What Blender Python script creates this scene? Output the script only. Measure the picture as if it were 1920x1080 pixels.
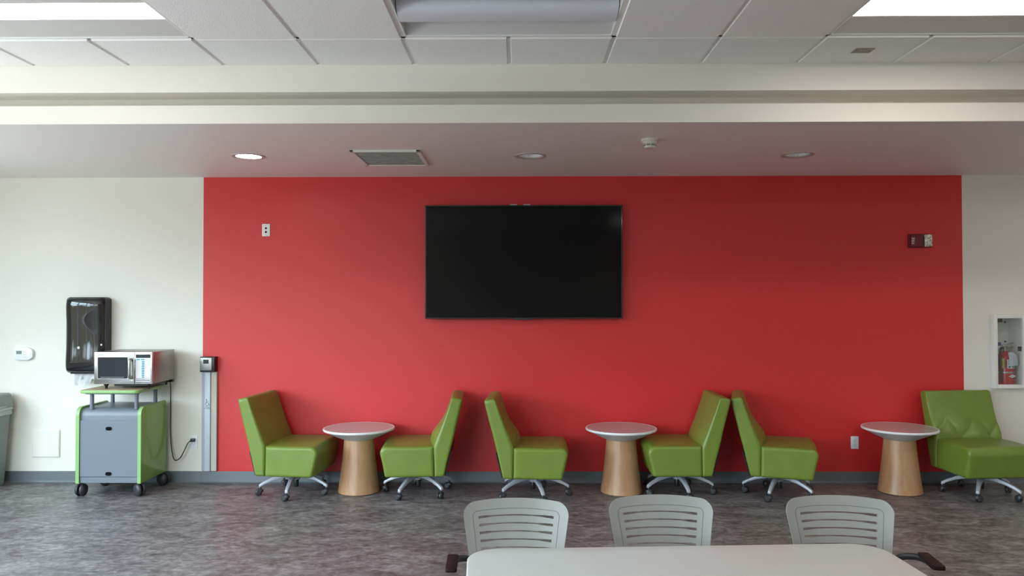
import bpy, bmesh, math, random
from mathutils import Vector, Matrix, noise
PI = math.pi
R = math.radians
random.seed(7)
for o in list(bpy.data.objects):
    bpy.data.objects.remove(o)
S = bpy.context.scene
COL = S.collection

# ------------------------------------------------------------------ camera, world, exposure
EYE = 1.65
yaw, pitch, roll = 0.0085, 0.0166, 0.0014
fw = Vector((-math.sin(yaw) * math.cos(pitch), math.cos(yaw) * math.cos(pitch), math.sin(pitch)))
rt = Vector((math.cos(yaw), math.sin(yaw), 0))
up = rt.cross(fw)
rt2 = rt * math.cos(roll) - up * math.sin(roll)
up2 = rt * math.sin(roll) + up * math.cos(roll)
cd = bpy.data.cameras.new('camera')
cam = bpy.data.objects.new('camera', cd)
COL.objects.link(cam)
M = Matrix((rt2, up2, -fw)).transposed().to_4x4()
M.translation = Vector((0, 0, EYE))
cam.matrix_world = M
cd.sensor_fit = 'HORIZONTAL'
cd.sensor_width = 36
cd.lens = 36 * 1440 / 1920
cd.clip_start = 0.05
S.camera = cam

S.view_settings.view_transform = 'Standard'
S.view_settings.look = 'None'
S.view_settings.gamma = 1
S.view_settings.use_curve_mapping = False
S.view_settings.exposure = 0.0
S.cycles.max_bounces = 10
S.cycles.diffuse_bounces = 6
S.cycles.glossy_bounces = 4
S.cycles.sample_clamp_indirect = 6

SKY = 18.2         # daylight seen through the windows
LAMP = 21.0       # lit fluorescent troffers
w = bpy.data.worlds.new('daylight')
S.world = w
w.use_nodes = True
nt = w.node_tree
nt.nodes.clear()
out = nt.nodes.new('ShaderNodeOutputWorld')
bg = nt.nodes.new('ShaderNodeBackground')
tc = nt.nodes.new('ShaderNodeTexCoord')
sp = nt.nodes.new('ShaderNodeSeparateXYZ')
rm = nt.nodes.new('ShaderNodeValToRGB')
nt.links.new(tc.outputs['Generated'], sp.inputs[0])
nt.links.new(rm.outputs[0], bg.inputs['Color'])
nt.links.new(bg.outputs[0], out.inputs['Surface'])
bg.inputs['Strength'].default_value = SKY
els = rm.color_ramp.elements
els[0].position = 0.0
els[0].color = (0.62, 0.66, 0.68, 1)
els[1].position = 1.0
els[1].color = (0.75, 0.92, 1.08, 1)
for p_, c_ in ((0.40, (0.62, 0.66, 0.68, 1)), (0.44, (0.075, 0.075, 0.06, 1)), (0.555, (0.075, 0.07, 0.05, 1)),
               (0.61, (0.80, 0.97, 1.10, 1)), (0.8, (0.74, 0.93, 1.10, 1))):
    e = els.new(p_)
    e.color = c_
nz_ = nt.nodes.new('ShaderNodeTexNoise')            # ragged tree line along the horizon
nz_.inputs['Scale'].default_value = 9
nz_.inputs['Detail'].default_value = 6
nt.links.new(tc.outputs['Generated'], nz_.inputs['Vector'])
ma = nt.nodes.new('ShaderNodeMath'); ma.operation = 'MULTIPLY_ADD'
ma.inputs[1].default_value = 0.16
nt.links.new(nz_.outputs['Fac'], ma.inputs[0])
mb = nt.nodes.new('ShaderNodeMath'); mb.operation = 'MULTIPLY_ADD'
mb.inputs[1].default_value = 0.5
mb.inputs[2].default_value = 0.455
nt.links.new(sp.outputs['Z'], mb.inputs[0])
nt.links.new(mb.outputs[0], ma.inputs[2])
nt.links.new(ma.outputs[0], rm.inputs[0])

# room limits
XL, XR, YF, YB = -5.7, 6.4, -2.6, 7.0
ZC, ZS = 3.17, 2.785
YK = 4.88                    # front face of the bulkhead


def portal(name, loc, rot, sx, sy):
    l = bpy.data.lights.new(name, 'AREA')
    l.shape = 'RECTANGLE'
    l.size, l.size_y = sx, sy
    l.cycles.is_portal = True
    o = bpy.data.objects.new(name, l)
    o.location = loc
    o.rotation_euler = rot
    COL.objects.link(o)


# left wall window  Y 1.2..6.75, Z 0.35..2.7 ; front wall window X -4..4
WL = (-2.3, 5.45, 0.9, 2.85)
WF = (-5.5, -2.3, 0.9, 2.85)
portal('window_daylight', (XL - 0.02, (WL[0] + WL[1]) / 2, (WL[2] + WL[3]) / 2), (0, -PI / 2, 0), WL[3] - WL[2], WL[1] - WL[0])
portal('window_daylight', ((WF[0] + WF[1]) / 2, YF - 0.02, (WF[2] + WF[3]) / 2), (PI / 2, 0, 0), WF[1] - WF[0], WF[3] - WF[2])


# ------------------------------------------------------------------ materials
def mat(name, col, rough=0.5, metal=0.0, spec=0.5, coat=0.0, emit=None, estr=0.0, bump=0.0, bscale=60.0, var=0.0, vscale=6.0):
    m = bpy.data.materials.new(name)
    m.use_nodes = True
    n = m.node_tree
    b = n.nodes['Principled BSDF']
    b.inputs['Base Color'].default_value = (*col, 1)
    b.inputs['Roughness'].default_value = rough
    b.inputs['Metallic'].default_value = metal
    b.inputs['Specular IOR Level'].default_value = spec
    b.inputs['Coat Weight'].default_value = coat
    b.inputs['Coat Roughness'].default_value = 0.08
    if emit:
        b.inputs['Emission Color'].default_value = (*emit, 1)
        b.inputs['Emission Strength'].default_value = estr
    t = n.nodes.new('ShaderNodeTexCoord')
    if bump:
        nz = n.nodes.new('ShaderNodeTexNoise')
        nz.inputs['Scale'].default_value = bscale
        nz.inputs['Detail'].default_value = 4
        bp = n.nodes.new('ShaderNodeBump')
        bp.inputs['Strength'].default_value = bump
        bp.inputs['Distance'].default_value = 0.01
        n.links.new(t.outputs['Object'], nz.inputs['Vector'])
        n.links.new(nz.outputs['Fac'], bp.inputs['Height'])
        n.links.new(bp.outputs[0], b.inputs['Normal'])
    if var:
        nz = n.nodes.new('ShaderNodeTexNoise')
        nz.inputs['Scale'].default_value = vscale
        nz.inputs['Detail'].default_value = 5
        mx = n.nodes.new('ShaderNodeValToRGB')
        mx.color_ramp.elements[0].position = 0.3
        mx.color_ramp.elements[1].position = 0.7
        mx.color_ramp.elements[0].color = (*[c * (1 - var) for c in col], 1)
        mx.color_ramp.elements[1].color = (*[min(1, c * (1 + var)) for c in col], 1)
        n.links.new(t.outputs['Object'], nz.inputs['Vector'])
        n.links.new(nz.outputs['Fac'], mx.inputs[0])
        n.links.new(mx.outputs[0], b.inputs['Base Color'])
    return m


CREAM = mat('cream_paint', (0.785, 0.755, 0.69), 0.55, bump=0.05, bscale=90)
RED = mat('red_paint', (0.64, 0.026, 0.029), 0.42, bump=0.04, bscale=90)
SOFFIT = mat('soffit_paint', (0.80, 0.77, 0.74), 0.5)
BASEB = mat('vinyl_baseboard', (0.115, 0.135, 0.15), 0.45)
TILE = mat('acoustic_tile', (0.83, 0.80, 0.78), 0.9, bump=0.25, bscale=160, var=0.03, vscale=140)
TBAR = mat('ceiling_grid', (0.78, 0.75, 0.73), 0.5)
WHITEM = mat('white_enamel', (0.82, 0.82, 0.81), 0.35)
REFL = mat('troffer_enamel', (0.60, 0.58, 0.565), 0.4)
BASKET = mat('perforated_basket', (0.66, 0.67, 0.74), 0.4)
LIT = mat('lit_lamp_lens', (1, 1, 1), 0.5, emit=(1.0, 0.95, 0.87), estr=LAMP)
LITDIM = mat('dimmed_lamp_lens', (1, 1, 1), 0.5, emit=(1.0, 0.95, 0.87), estr=LAMP * 0.5)  # left fixture dimmed so the bulkhead band beside it is not overexposed
LITD = mat('lit_downlight_lens', (1, 1, 1), 0.5, emit=(1.0, 0.95, 0.88), estr=34)
UNLIT = mat('unlit_lens', (0.75, 0.77, 0.77), 0.25)
RINGM = mat('downlight_trim', (0.50, 0.44, 0.42), 0.35)
GREEN = mat('green_vinyl', (0.156, 0.225, 0.032), 0.36, spec=0.5, bump=0.08, bscale=45, var=0.05, vscale=9)
ALU = mat('cast_aluminium', (0.46, 0.48, 0.53), 0.45, 0.25)
BLACKP = mat('black_plastic', (0.012, 0.012, 0.014), 0.35)
DARKP = mat('caster_tread', (0.035, 0.036, 0.042), 0.4)
LAMTOP = mat('grey_laminate', (0.50, 0.48, 0.47), 0.18)
RIMW = mat('white_edge', (0.80, 0.80, 0.82), 0.3)
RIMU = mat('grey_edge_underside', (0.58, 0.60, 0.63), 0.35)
GREYP = mat('grey_polymer', (0.285, 0.285, 0.268), 0.38)
SLOTD = mat('shadow_seam', (0.10, 0.105, 0.10), 0.6)
TABLEW = mat('white_laminate', (0.575, 0.595, 0.585), 0.32, var=0.02, vscale=3)
ARMB = mat('brown_armpad', (0.020, 0.009, 0.009), 0.6, spec=0.15)
BLACKG = mat('glossy_black', (0.006, 0.006, 0.008), 0.06, coat=0.5)
SCREEN = mat('screen_glass', (0.003, 0.003, 0.0035), 0.10, spec=0.15)
SMOKED = mat('smoked_plastic', (0.010, 0.010, 0.013), 0.05, coat=0.3)
WHITEP = mat('white_plastic', (0.80, 0.81, 0.83), 0.35)
IVORY = mat('ivory_plastic', (0.72, 0.69, 0.60), 0.4)
HOLE = mat('dark_hole', (0.006, 0.006, 0.007), 0.8, spec=0.05)
STEEL = mat('stainless_steel', (0.50, 0.48, 0.47), 0.27, 1.0, var=0.05, vscale=3)
STEELD = mat('brushed_steel', (0.38, 0.36, 0.34), 0.42, 1.0, bump=0.03, bscale=200)
OVENG = mat('oven_glass', (0.018, 0.022, 0.03), 0.1)
LCD = mat('display_glass', (0.02, 0.03, 0.04), 0.15)
PANELW = mat('control_panel', (0.72, 0.70, 0.72), 0.4)
TEAL = mat('teal_key', (0.02, 0.30, 0.38), 0.4)
DKTEXT = mat('dark_print', (0.06, 0.07, 0.09), 0.5)
CARTG = mat('cart_grey', (0.165, 0.19, 0.23), 0.38)
CARTGR = mat('cart_green', (0.22, 0.42, 0.085), 0.16)
EDGEGR = mat('cart_edge_green', (0.26, 0.45, 0.17), 0.3)
SHELFT = mat('shelf_top', (0.52, 0.40, 0.25), 0.35)
BINM = mat('bin_grey', (0.25, 0.28, 0.27), 0.5)
BAGW = mat('bin_liner', (0.42, 0.46, 0.45), 0.35)
PAPER = mat('paper_white', (0.85, 0.86, 0.87), 0.8)
ALARM = mat('alarm_red', (0.16, 0.006, 0.018), 0.35)
EXTR = mat('extinguisher_red', (0.42, 0.003, 0.012), 0.22)
YELLOW = mat('label_yellow', (0.55, 0.42, 0.03), 0.5)
TAGB = mat('tag_blue_white', (0.80, 0.86, 0.95), 0.6)
BLUE = mat('blue_tab', (0.03, 0.05, 0.22), 0.5)
BRUSHED = mat('brushed_aluminium', (0.56, 0.61, 0.68), 0.5, 0.15)
ALUD = mat('grey_aluminium', (0.34, 0.36, 0.40), 0.45, 0.3)  # darker grey metal for the switch rail, window frames and small keys
BEIGE = mat('beige_conduit', (0.52, 0.50, 0.43), 0.5)
VENTG = mat('sooty_grille', (0.48, 0.45, 0.42), 0.6, var=0.25, vscale=14)
VENTB = mat('duct_dark', (0.36, 0.33, 0.31), 0.8, var=0.2, vscale=9)
PLATEB = mat('bare_metal_plate', (0.22, 0.19, 0.16), 0.4, 0.3, var=0.5, vscale=60)
DARKROOM = mat('dark_fabric', (0.05, 0.05, 0.055), 0.8)


def wood():
    m = mat('maple_veneer', (0.62, 0.40, 0.23), 0.30, coat=0.15)
    n = m.node_tree
    b = n.nodes['Principled BSDF']
    t = n.nodes.new('ShaderNodeTexCoord')
    mp = n.nodes.new('ShaderNodeMapping')
    mp.inputs['Scale'].default_value = (9, 9, 1.1)
    nz = n.nodes.new('ShaderNodeTexNoise')
    nz.inputs['Scale'].default_value = 3.5
    nz.inputs['Detail'].default_value = 8
    nz.inputs['Distortion'].default_value = 0.6
    r_ = n.nodes.new('ShaderNodeValToRGB')
    r_.color_ramp.elements[0].position = 0.3
    r_.color_ramp.elements[1].position = 0.72
    r_.color_ramp.elements[0].color = (0.41, 0.215, 0.105, 1)
    r_.color_ramp.elements[1].color = (0.50, 0.29, 0.155, 1)
    n.links.new(t.outputs['Object'], mp.inputs[0])
    n.links.new(mp.outputs[0], nz.inputs['Vector'])
    n.links.new(nz.outputs['Fac'], r_.inputs[0])
    n.links.new(r_.outputs[0], b.inputs['Base Color'])
    return m


WOOD = wood()


def floor_mat():
    m = mat('mottled_vinyl_floor', (0.2, 0.18, 0.18), 0.42, spec=0.35)
    n = m.node_tree
    b = n.nodes['Principled BSDF']
    t = n.nodes.new('ShaderNodeTexCoord')

    def layer(sx, sy, scale, det, dist):
        mp = n.nodes.new('ShaderNodeMapping')
        mp.inputs['Scale'].default_value = (sx, sy, 1)
        nz = n.nodes.new('ShaderNodeTexNoise')
        nz.inputs['Scale'].default_value = scale
        nz.inputs['Detail'].default_value = det
        nz.inputs['Roughness'].default_value = 0.68
        nz.inputs['Distortion'].default_value = dist
        n.links.new(t.outputs['Object'], mp.inputs[0])
        n.links.new(mp.outputs[0], nz.inputs['Vector'])
        return nz
    a = layer(1.0, 1.9, 3.2, 9, 0.8)
    c = layer(1.0, 1.6, 17, 5, 0.6)
    mx = n.nodes.new('ShaderNodeMix')
    mx.data_type = 'FLOAT'
    mx.inputs[0].default_value = 0.5
    n.links.new(a.outputs['Fac'], mx.inputs[2])
    n.links.new(c.outputs['Fac'], mx.inputs[3])
    r_ = n.nodes.new('ShaderNodeValToRGB')
    r_.color_ramp.elements[0].position = 0.385
    r_.color_ramp.elements[0].color = (0.075, 0.066, 0.069, 1)
    r_.color_ramp.elements[1].position = 0.625
    r_.color_ramp.elements[1].color = (0.31, 0.295, 0.30, 1)
    e_ = r_.color_ramp.elements.new(0.5)
    e_.color = (0.165, 0.152, 0.156, 1)
    n.links.new(mx.outputs[0], r_.inputs[0])
    n.links.new(r_.outputs[0], b.inputs['Base Color'])
    bp = n.nodes.new('ShaderNodeBump')
    bp.inputs['Strength'].default_value = 0.12
    bp.inputs['Distance'].default_value = 0.004
    n.links.new(mx.outputs[0], bp.inputs['Height'])
    n.links.new(bp.outputs[0], b.inputs['Normal'])
    return m


FLOORM = floor_mat()


def glass(name, tint, gl):
    m = bpy.data.materials.new(name)
    m.use_nodes = True
    n = m.node_tree
    n.nodes.clear()
    o = n.nodes.new('ShaderNodeOutputMaterial')
    tr = n.nodes.new('ShaderNodeBsdfTransparent')
    tr.inputs[0].default_value = (*tint, 1)
    g = n.nodes.new('ShaderNodeBsdfGlossy')
    g.inputs['Roughness'].default_value = 0.02
    mx = n.nodes.new('ShaderNodeMixShader')
    mx.inputs[0].default_value = gl
    n.links.new(tr.outputs[0], mx.inputs[1])
    n.links.new(g.outputs[0], mx.inputs[2])
    n.links.new(mx.outputs[0], o.inputs['Surface'])
    return m


GLASS = glass('clear_glass', (0.95, 0.97, 0.96), 0.04)


# ------------------------------------------------------------------ mesh helpers
class MB:
    def __init__(s):
        s.bm = bmesh.new()
        s.mi = 0

    def merge(s, t, mtx=None):
        if mtx is not None:
            bmesh.ops.transform(t, matrix=mtx, verts=t.verts)
        for f in t.faces:
            f.material_index = s.mi
        me = bpy.data.meshes.new('tmp')
        t.to_mesh(me)
        t.free()
        s.bm.from_mesh(me)
        bpy.data.meshes.remove(me)
        return s

    def box(s, x0, x1, y0, y1, z0, z1, bev=0.0, seg=2, mtx=None):
        t = bmesh.new()
        bmesh.ops.create_cube(t, size=1)
        for v in t.verts:
            v.co = Vector((x0 + (v.co.x + .5) * (x1 - x0), y0 + (v.co.y + .5) * (y1 - y0), z0 + (v.co.z + .5) * (z1 - z0)))
        if bev:
            bmesh.ops.bevel(t, geom=list(t.edges), offset=bev, segments=seg, affect='EDGES', profile=0.5)
        return s.merge(t, mtx)

    def cyl(s, p0, p1, r0, r1=None, n=24, bev=0.0):
        r1 = r0 if r1 is None else r1
        p0, p1 = Vector(p0), Vector(p1)
        d = p1 - p0
        t = bmesh.new()
        bmesh.ops.create_cone(t, cap_ends=True, segments=n, radius1=r0, radius2=r1, depth=d.length)
        if bev:
            es = [e_ for e_ in t.edges if len(e_.link_faces) == 2 and any(len(f.verts) > 4 for f in e_.link_faces)]
            bmesh.ops.bevel(t, geom=es, offset=bev, segments=2, affect='EDGES', profile=0.5)
        q = Vector((0, 0, 1)).rotation_difference(d.normalized()).to_matrix().to_4x4()
        q.translation = (p0 + p1) / 2
        return s.merge(t, q)

    def lathe(s, prof, n=48, at=(0, 0, 0), axis='Z', mtx=None):
        t = bmesh.new()
        rings = []
        for (r_, z) in prof:
            if r_ < 1e-6:
                rings.append([t.verts.new((0, 0, z))])
            else:
                rings.append([t.verts.new((r_ * math.cos(2 * PI * i / n), r_ * math.sin(2 * PI * i / n), z)) for i in range(n)])
        for a, b in zip(rings, rings[1:]):
            for i in range(n):
                j = (i + 1) % n
                if len(a) == 1 and len(b) == 1:
                    continue
                if len(a) == 1:
                    t.faces.new((a[0], b[i], b[j]))
                elif len(b) == 1:
                    t.faces.new((a[i], a[j], b[0]))
                else:
                    t.faces.new((a[i], a[j], b[j], b[i]))
        bmesh.ops.recalc_face_normals(t, faces=t.faces)
        q = Matrix.Identity(4)
        if axis == 'Y':
            q = Matrix.Rotation(PI / 2, 4, 'X')     # local +z -> -y
        if axis == 'X':
            q = Matrix.Rotation(PI / 2, 4, 'Y')
        q.translation = Vector(at)
        if mtx is not None:
            q = mtx @ q
        return s.merge(t, q)

    def tube(s, pts, r_, n=10, smooth=0, flat=None):
        pts = [Vector(p) for p in pts]
        if smooth:
            res = []
            P = [pts[0]] + pts + [pts[-1]]
            for i in range(1, len(P) - 2):
                for k in range(smooth):
                    u = k / smooth
                    a, b, c, d = P[i - 1], P[i], P[i + 1], P[i + 2]
                    res.append(0.5 * ((2 * b) + (c - a) * u + (2 * a - 5 * b + 4 * c - d) * u * u + (3 * b - a - 3 * c + d) * u ** 3))
            res.append(pts[-1])
            pts = res
        t = bmesh.new()
        rings = []
        nrm = None
        for i, p in enumerate(pts):
            d = (pts[min(i + 1, len(pts) - 1)] - pts[max(i - 1, 0)]).normalized()
            if nrm is None:
                nrm = d.orthogonal().normalized()
            nrm = (nrm - d * nrm.dot(d)).normalized()
            bi = d.cross(nrm)
            rr = r_[min(i, len(r_) - 1)] if isinstance(r_, (list, tuple)) else r_
            rings.append([t.verts.new(p + (nrm * math.cos(2 * PI * k / n) + bi * math.sin(2 * PI * k / n)) * rr) for k in range(n)])
        for a, b in zip(rings, rings[1:]):
            for k in range(n):
                t.faces.new((a[k], a[(k + 1) % n], b[(k + 1) % n], b[k]))
        t.faces.new(rings[0][::-1])
        t.faces.new(rings[-1])
        bmesh.ops.recalc_face_normals(t, faces=t.faces)
        return s.merge(t)

    def prism(s, poly, a, b, axis='Y', bev=0.0, seg=2, mtx=None):
        """extrude a 2D polygon; axis Y: poly=(x,z); axis Z: poly=(x,y); axis X: poly=(y,z)"""
        def P(u, v, h):
            return {'Y': (u, h, v), 'Z': (u, v, h), 'X': (h, u, v)}[axis]
        t = bmesh.new()
        A = [t.verts.new(P(u, v, a)) for u, v in poly]
        B = [t.verts.new(P(u, v, b)) for u, v in poly]
        t.faces.new(A)
        t.faces.new(B[::-1])
        n = len(poly)
        for i in range(n):
            t.faces.new((A[i], A[(i + 1) % n], B[(i + 1) % n], B[i]))
        bmesh.ops.recalc_face_normals(t, faces=t.faces)
        if bev:
            cap = [e_ for e_ in t.edges if any(len(f.verts) == n and n != 4 for f in e_.link_faces)] if n > 4 else list(t.edges)
            bmesh.ops.bevel(t, geom=cap, offset=bev, segments=seg, affect='EDGES', profile=0.5)
        return s.merge(t, mtx)

    def quad(s, *pts):
        t = bmesh.new()
        t.faces.new([t.verts.new(p) for p in pts])
        return s.merge(t)

    def build(s, name, mats, parent=None, smooth=True, ang=35):
        me = bpy.data.meshes.new(name)
        s.bm.to_mesh(me)
        s.bm.free()
        for m in (mats if isinstance(mats, (list, tuple)) else [mats]):
            me.materials.append(m)
        if smooth and len(me.polygons):
            me.polygons.foreach_set('use_smooth', [True] * len(me.polygons))
            me.set_sharp_from_angle(angle=R(ang))
        o = bpy.data.objects.new(name, me)
        COL.objects.link(o)
        if parent:
            o.parent = parent
        return o


def rrect(x0, x1, y0, y1, r_, n=6):
    pts = []
    for cx, cy, a0 in ((x1 - r_, y1 - r_, 0), (x0 + r_, y1 - r_, 90), (x0 + r_, y0 + r_, 180), (x1 - r_, y0 + r_, 270)):
        for k in range(n + 1):
            a = R(a0 + 90 * k / n)
            pts.append((cx + r_ * math.cos(a), cy + r_ * math.sin(a)))
    return pts


def roundpoly(poly, rad, n=4):
    """2D polygon with rounded corners (rad: one value or a list)."""
    out_ = []
    m = len(poly)
    for i in range(m):
        p0, p1, p2 = Vector(poly[i - 1]), Vector(poly[i]), Vector(poly[(i + 1) % m])
        rr = rad[i] if isinstance(rad, (list, tuple)) else rad
        d0, d2 = (p0 - p1), (p2 - p1)
        l = min(rr, d0.length * .48, d2.length * .48)
        a, c = p1 + d0.normalized() * l, p1 + d2.normalized() * l
        for k in range(n + 1):
            u = k / n
            out_.append(tuple((1 - u) ** 2 * a + 2 * u * (1 - u) * p1 + u * u * c))
    return out_


def empty(name, loc, rz, label, cat, group=None):
    o = bpy.data.objects.new(name, None)
    COL.objects.link(o)
    o.location = loc
    o.rotation_euler = (0, 0, rz)
    o.empty_display_size = 0.1
    o['label'] = label
    o['category'] = cat
    if group:
        o['group'] = group
    return o


def tag(o, label, cat, group=None):
    o['label'] = label
    o['category'] = cat
    if group:
        o['group'] = group
    return o


def struct(o):
    o['kind'] = 'structure'
    return o


def text_mesh(txt, size, name, m, parent, mtx, ext=0.0006):
    c = bpy.data.curves.new('tmp_text', 'FONT')
    c.body = txt
    c.size = size
    c.align_x = 'CENTER'
    c.align_y = 'CENTER'
    c.extrude = ext
    to = bpy.data.objects.new('tmp_text', c)
    COL.objects.link(to)
    dg = bpy.context.evaluated_depsgraph_get()
    me = bpy.data.meshes.new_from_object(to.evaluated_get(dg))
    bpy.data.objects.remove(to)
    bpy.data.curves.remove(c)
    me.transform(mtx)
    me.name = name
    me.materials.clear()
    me.materials.append(m)
    o = bpy.data.objects.new(name, me)
    COL.objects.link(o)
    o.parent = parent
    return o


FACE = Matrix.Rotation(PI / 2, 4, 'X')      # text in XY -> standing in XZ, read from -Y


def facing(x, y, z, rot=0.0):
    return Matrix.Translation((x, y, z)) @ FACE @ Matrix.Rotation(rot, 4, 'Z')


# ------------------------------------------------------------------ the room
b = MB(); b.box(XL - .3, XR + .3, YF - .3, YB + .3, -.12, 0)
struct(b.build('floor', FLOORM, smooth=False))

# back wall with its red field and a recess for the extinguisher cabinet
XA, XB_ = -2.885, 4.03
HX0, HX1, HZ0, HZ1 = 4.285, 4.556, 0.868, 1.508
b = MB()


def wrect(x0, x1, z0, z1, mi):
    b.mi = mi
    b.quad((x0, YB, z0), (x1, YB, z0), (x1, YB, z1), (x0, YB, z1))


ZT = 3.0
wrect(XL - .2, XA, -.05, ZT, 0)
wrect(XA, XB_, -.05, ZT, 1)
wrect(XB_, HX0, -.05, ZT, 0)
wrect(HX0, HX1, -.05, HZ0, 0)
wrect(HX0, HX1, HZ1, ZT, 0)
wrect(HX1, XR + .2, -.05, ZT, 0)
b.mi = 0
b.quad((XL - .2, YB + .25, -.05), (XL - .2, YB + .25, ZT), (XR + .2, YB + .25, ZT), (XR + .2, YB + .25, -.05))
struct(b.build('wall_back', [CREAM, RED], smooth=False))


def wall_with_hole(name, axis, pos, a0, a1, z0, z1, h, th, mat_):
    b = MB()
    d0, d1 = (pos - th, pos) if th > 0 else (pos, pos - th)
    for (p0, p1, q0, q1) in ((a0, h[0], z0, z1), (h[1], a1, z0, z1), (h[0], h[1], z0, h[2]), (h[0], h[1], h[3], z1)):
        if axis == 'X':
            b.box(d0, d1, p0, p1, q0, q1)
        else:
            b.box(p0, p1, d0, d1, q0, q1)
    return struct(b.build(name, mat_, smooth=False))


wall_with_hole('wall_left', 'X', XL, YF - .2, YB + .2, 0, 3.4, WL, .15, CREAM)
wall_with_hole('wall_front', 'Y', YF, XL, XR, 0, 3.4, WF, .15, CREAM)
b = MB(); b.box(XR, XR + .15, YF - .2, YB + .2, 0, 3.4)
struct(b.build('wall_right', CREAM, smooth=False))


def window(name, axis, pos, h, nv, hz):
    b = MB()
    fw_, dp = .06, .10

    def bar(p0, p1, q0, q1):
        if axis == 'X':
            b.box(pos - dp, pos - .02, p0, p1, q0, q1, .004, 1)
        else:
            b.box(p0, p1, pos - dp, pos - .02, q0, q1, .004, 1)
    bar(h[0], h[1], h[2], h[2] + fw_)
    bar(h[0], h[1], h[3] - fw_, h[3])
    for i in range(nv + 1):
        c = h[0] + (h[1] - h[0]) * i / nv
        c = min(max(c, h[0] + fw_ / 2), h[1] - fw_ / 2)
        bar(c - fw_ / 2, c + fw_ / 2, h[2], h[3])
    for z in hz:
        bar(h[0], h[1], z - .03, z + .03)
    o = struct(b.build(name, ALUD, smooth=False))
    g = MB()
    if axis == 'X':
        g.box(pos - .065, pos - .059, h[0] + .02, h[1] - .02, h[2] + .02, h[3] - .02)
    else:
        g.box(h[0] + .02, h[1] - .02, pos - .065, pos - .059, h[2] + .02, h[3] - .02)
    g.build('window_pane', GLASS, o, smooth=False)


window('window_1', 'X', XL, WL, 6, [2.2])
window('window_2', 'Y', YF, WF, 2, [])

# dropped tile ceiling: tiles hang slightly below the grid bars
TX, TY = .608, .61
GX0, GY0 = -.056, 4.40
TROF = [(-5, 0), (-1, 0), (3, 0), (-5, 4), (-1, 4), (3, 4), (-5, 8), (-1, 8), (3, 8), (7, 0), (7, 4)]            # first column index of each 2 x 4 light
taken = {(c + k, r_) for c, r_ in TROF for k in (0, 1)}
b = MB()
b.mi = 0
ncx0, ncx1 = int((XL - GX0) / TX) - 1, int((XR - GX0) / TX) + 1


def ex(i):
    return GX0 + TX * i


rows = [(GY0, YK)] + [(GY0 - TY * (j + 1), GY0 - TY * j) for j in range(12)]
for j, (y0, y1) in enumerate(rows):
    y0 = max(y0, YF)
    if y1 < YF:
        continue
    for i in range(ncx0, ncx1 + 1):
        if (i, j - 1) in taken:
            continue
        x0, x1 = max(ex(i), XL), min(ex(i + 1), XR)
        if x1 - x0 < .03:
            continue
        yb = y1 - (.012 if j else .003)
        t = bmesh.new()
        A = [t.verts.new(p) for p in ((x0 + .015, y0 + .009, ZC - .010), (x1 - .015, y0 + .009, ZC - .010), (x1 - .015, yb, ZC - .010), (x0 + .015, yb, ZC - .010))]
        B = [t.verts.new(p) for p in ((x0 + .011, y0 + .007, ZC + .001), (x1 - .011, y0 + .007, ZC + .001), (x1 - .011, yb + .003, ZC + .001), (x0 + .011, yb + .003, ZC + .001))]
        t.faces.new(A[::-1])
        for k in range(4):
            t.faces.new((A[k], A[(k + 1) % 4], B[(k + 1) % 4], B[k]))
        bmesh.ops.recalc_face_normals(t, faces=t.faces)
        b.merge(t)
b.mi = 1
for i in range(ncx0, ncx1 + 2):
    x = ex(i)
    if XL < x < XR:
        top = YK
        for j in range(12):
            if (i - 1, j) in taken and (i, j) in taken:
                b.box(x - .012, x + .012, GY0 - TY * j, top, ZC, ZC + .03)
                top = GY0 - TY * (j + 1)
        b.box(x - .012, x + .012, YF, top, ZC, ZC + .03)
for j in range(12):
    y = GY0 - TY * j
    if y > YF:
        b.box(XL, XR, y - .012, y + .012, ZC, ZC + .03)
b.box(XL - .1, XR + .1, YF - .1, YK + .05, ZC + .22, ZC + .3)
struct(b.build('ceiling', [TILE, TBAR], smooth=False))

# bulkhead: upper band, slot, lower band with the flat soffit behind it
b = MB()
b.box(XL - .05, XR + .05, YK, YB + .1, 2.987, ZC + .3)
b.box(XL - .05, XR + .05, 5.05, YB + .1, 2.895, 2.987)
struct(b.build('trim_1', CREAM, smooth=False))
DL = [(-2.115, 5.985), (.093, 6.005), (2.176, 5.988), (4.95, 5.99)]
b = MB()
b.mi = 0
x0, x1 = XL - .05, XR + .05
b.quad((x0, YK, ZS), (x1, YK, ZS), (x1, YK, 2.902), (x0, YK, 2.902))
b.quad((x0, YK, 2.902), (x1, YK, 2.902), (x1, 5.06, 2.902), (x0, 5.06, 2.902))
b.mi = 1
YA, YZ = 5.84, 6.15
b.quad((x0, YK, ZS), (x0, YA, ZS), (x1, YA, ZS), (x1, YK, ZS))
b.quad((x0, YZ, ZS), (x0, YB + .05, ZS), (x1, YB + .05, ZS), (x1, YZ, ZS))
cur = x0
for cx, cy in DL:
    l, r_ = cx - .155, cx + .155
    b.quad((cur, YA, ZS), (cur, YZ, ZS), (l, YZ, ZS), (l, YA, ZS))
    t = bmesh.new()
    N = 40
    ci, sq = [], []
    for k in range(N):
        a = 2 * PI * k / N
        c, s_ = math.cos(a), math.sin(a)
        m_ = max(abs(c), abs(s_))
        ci.append(t.verts.new((cx + .100 * c, cy + .100 * s_, ZS)))
        sq.append(t.verts.new((cx + .155 * c / m_, min(max(cy + .155 * s_ / m_, YA), YZ) if abs(s_) < m_ else (YZ if s_ > 0 else YA), ZS)))
    for k in range(N):
        t.faces.new((ci[k], sq[k], sq[(k + 1) % N], ci[(k + 1) % N]))
    b.merge(t)
    cur = r_
b.quad((cur, YA, ZS), (cur, YZ, ZS), (x1, YZ, ZS), (x1, YA, ZS))
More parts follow.
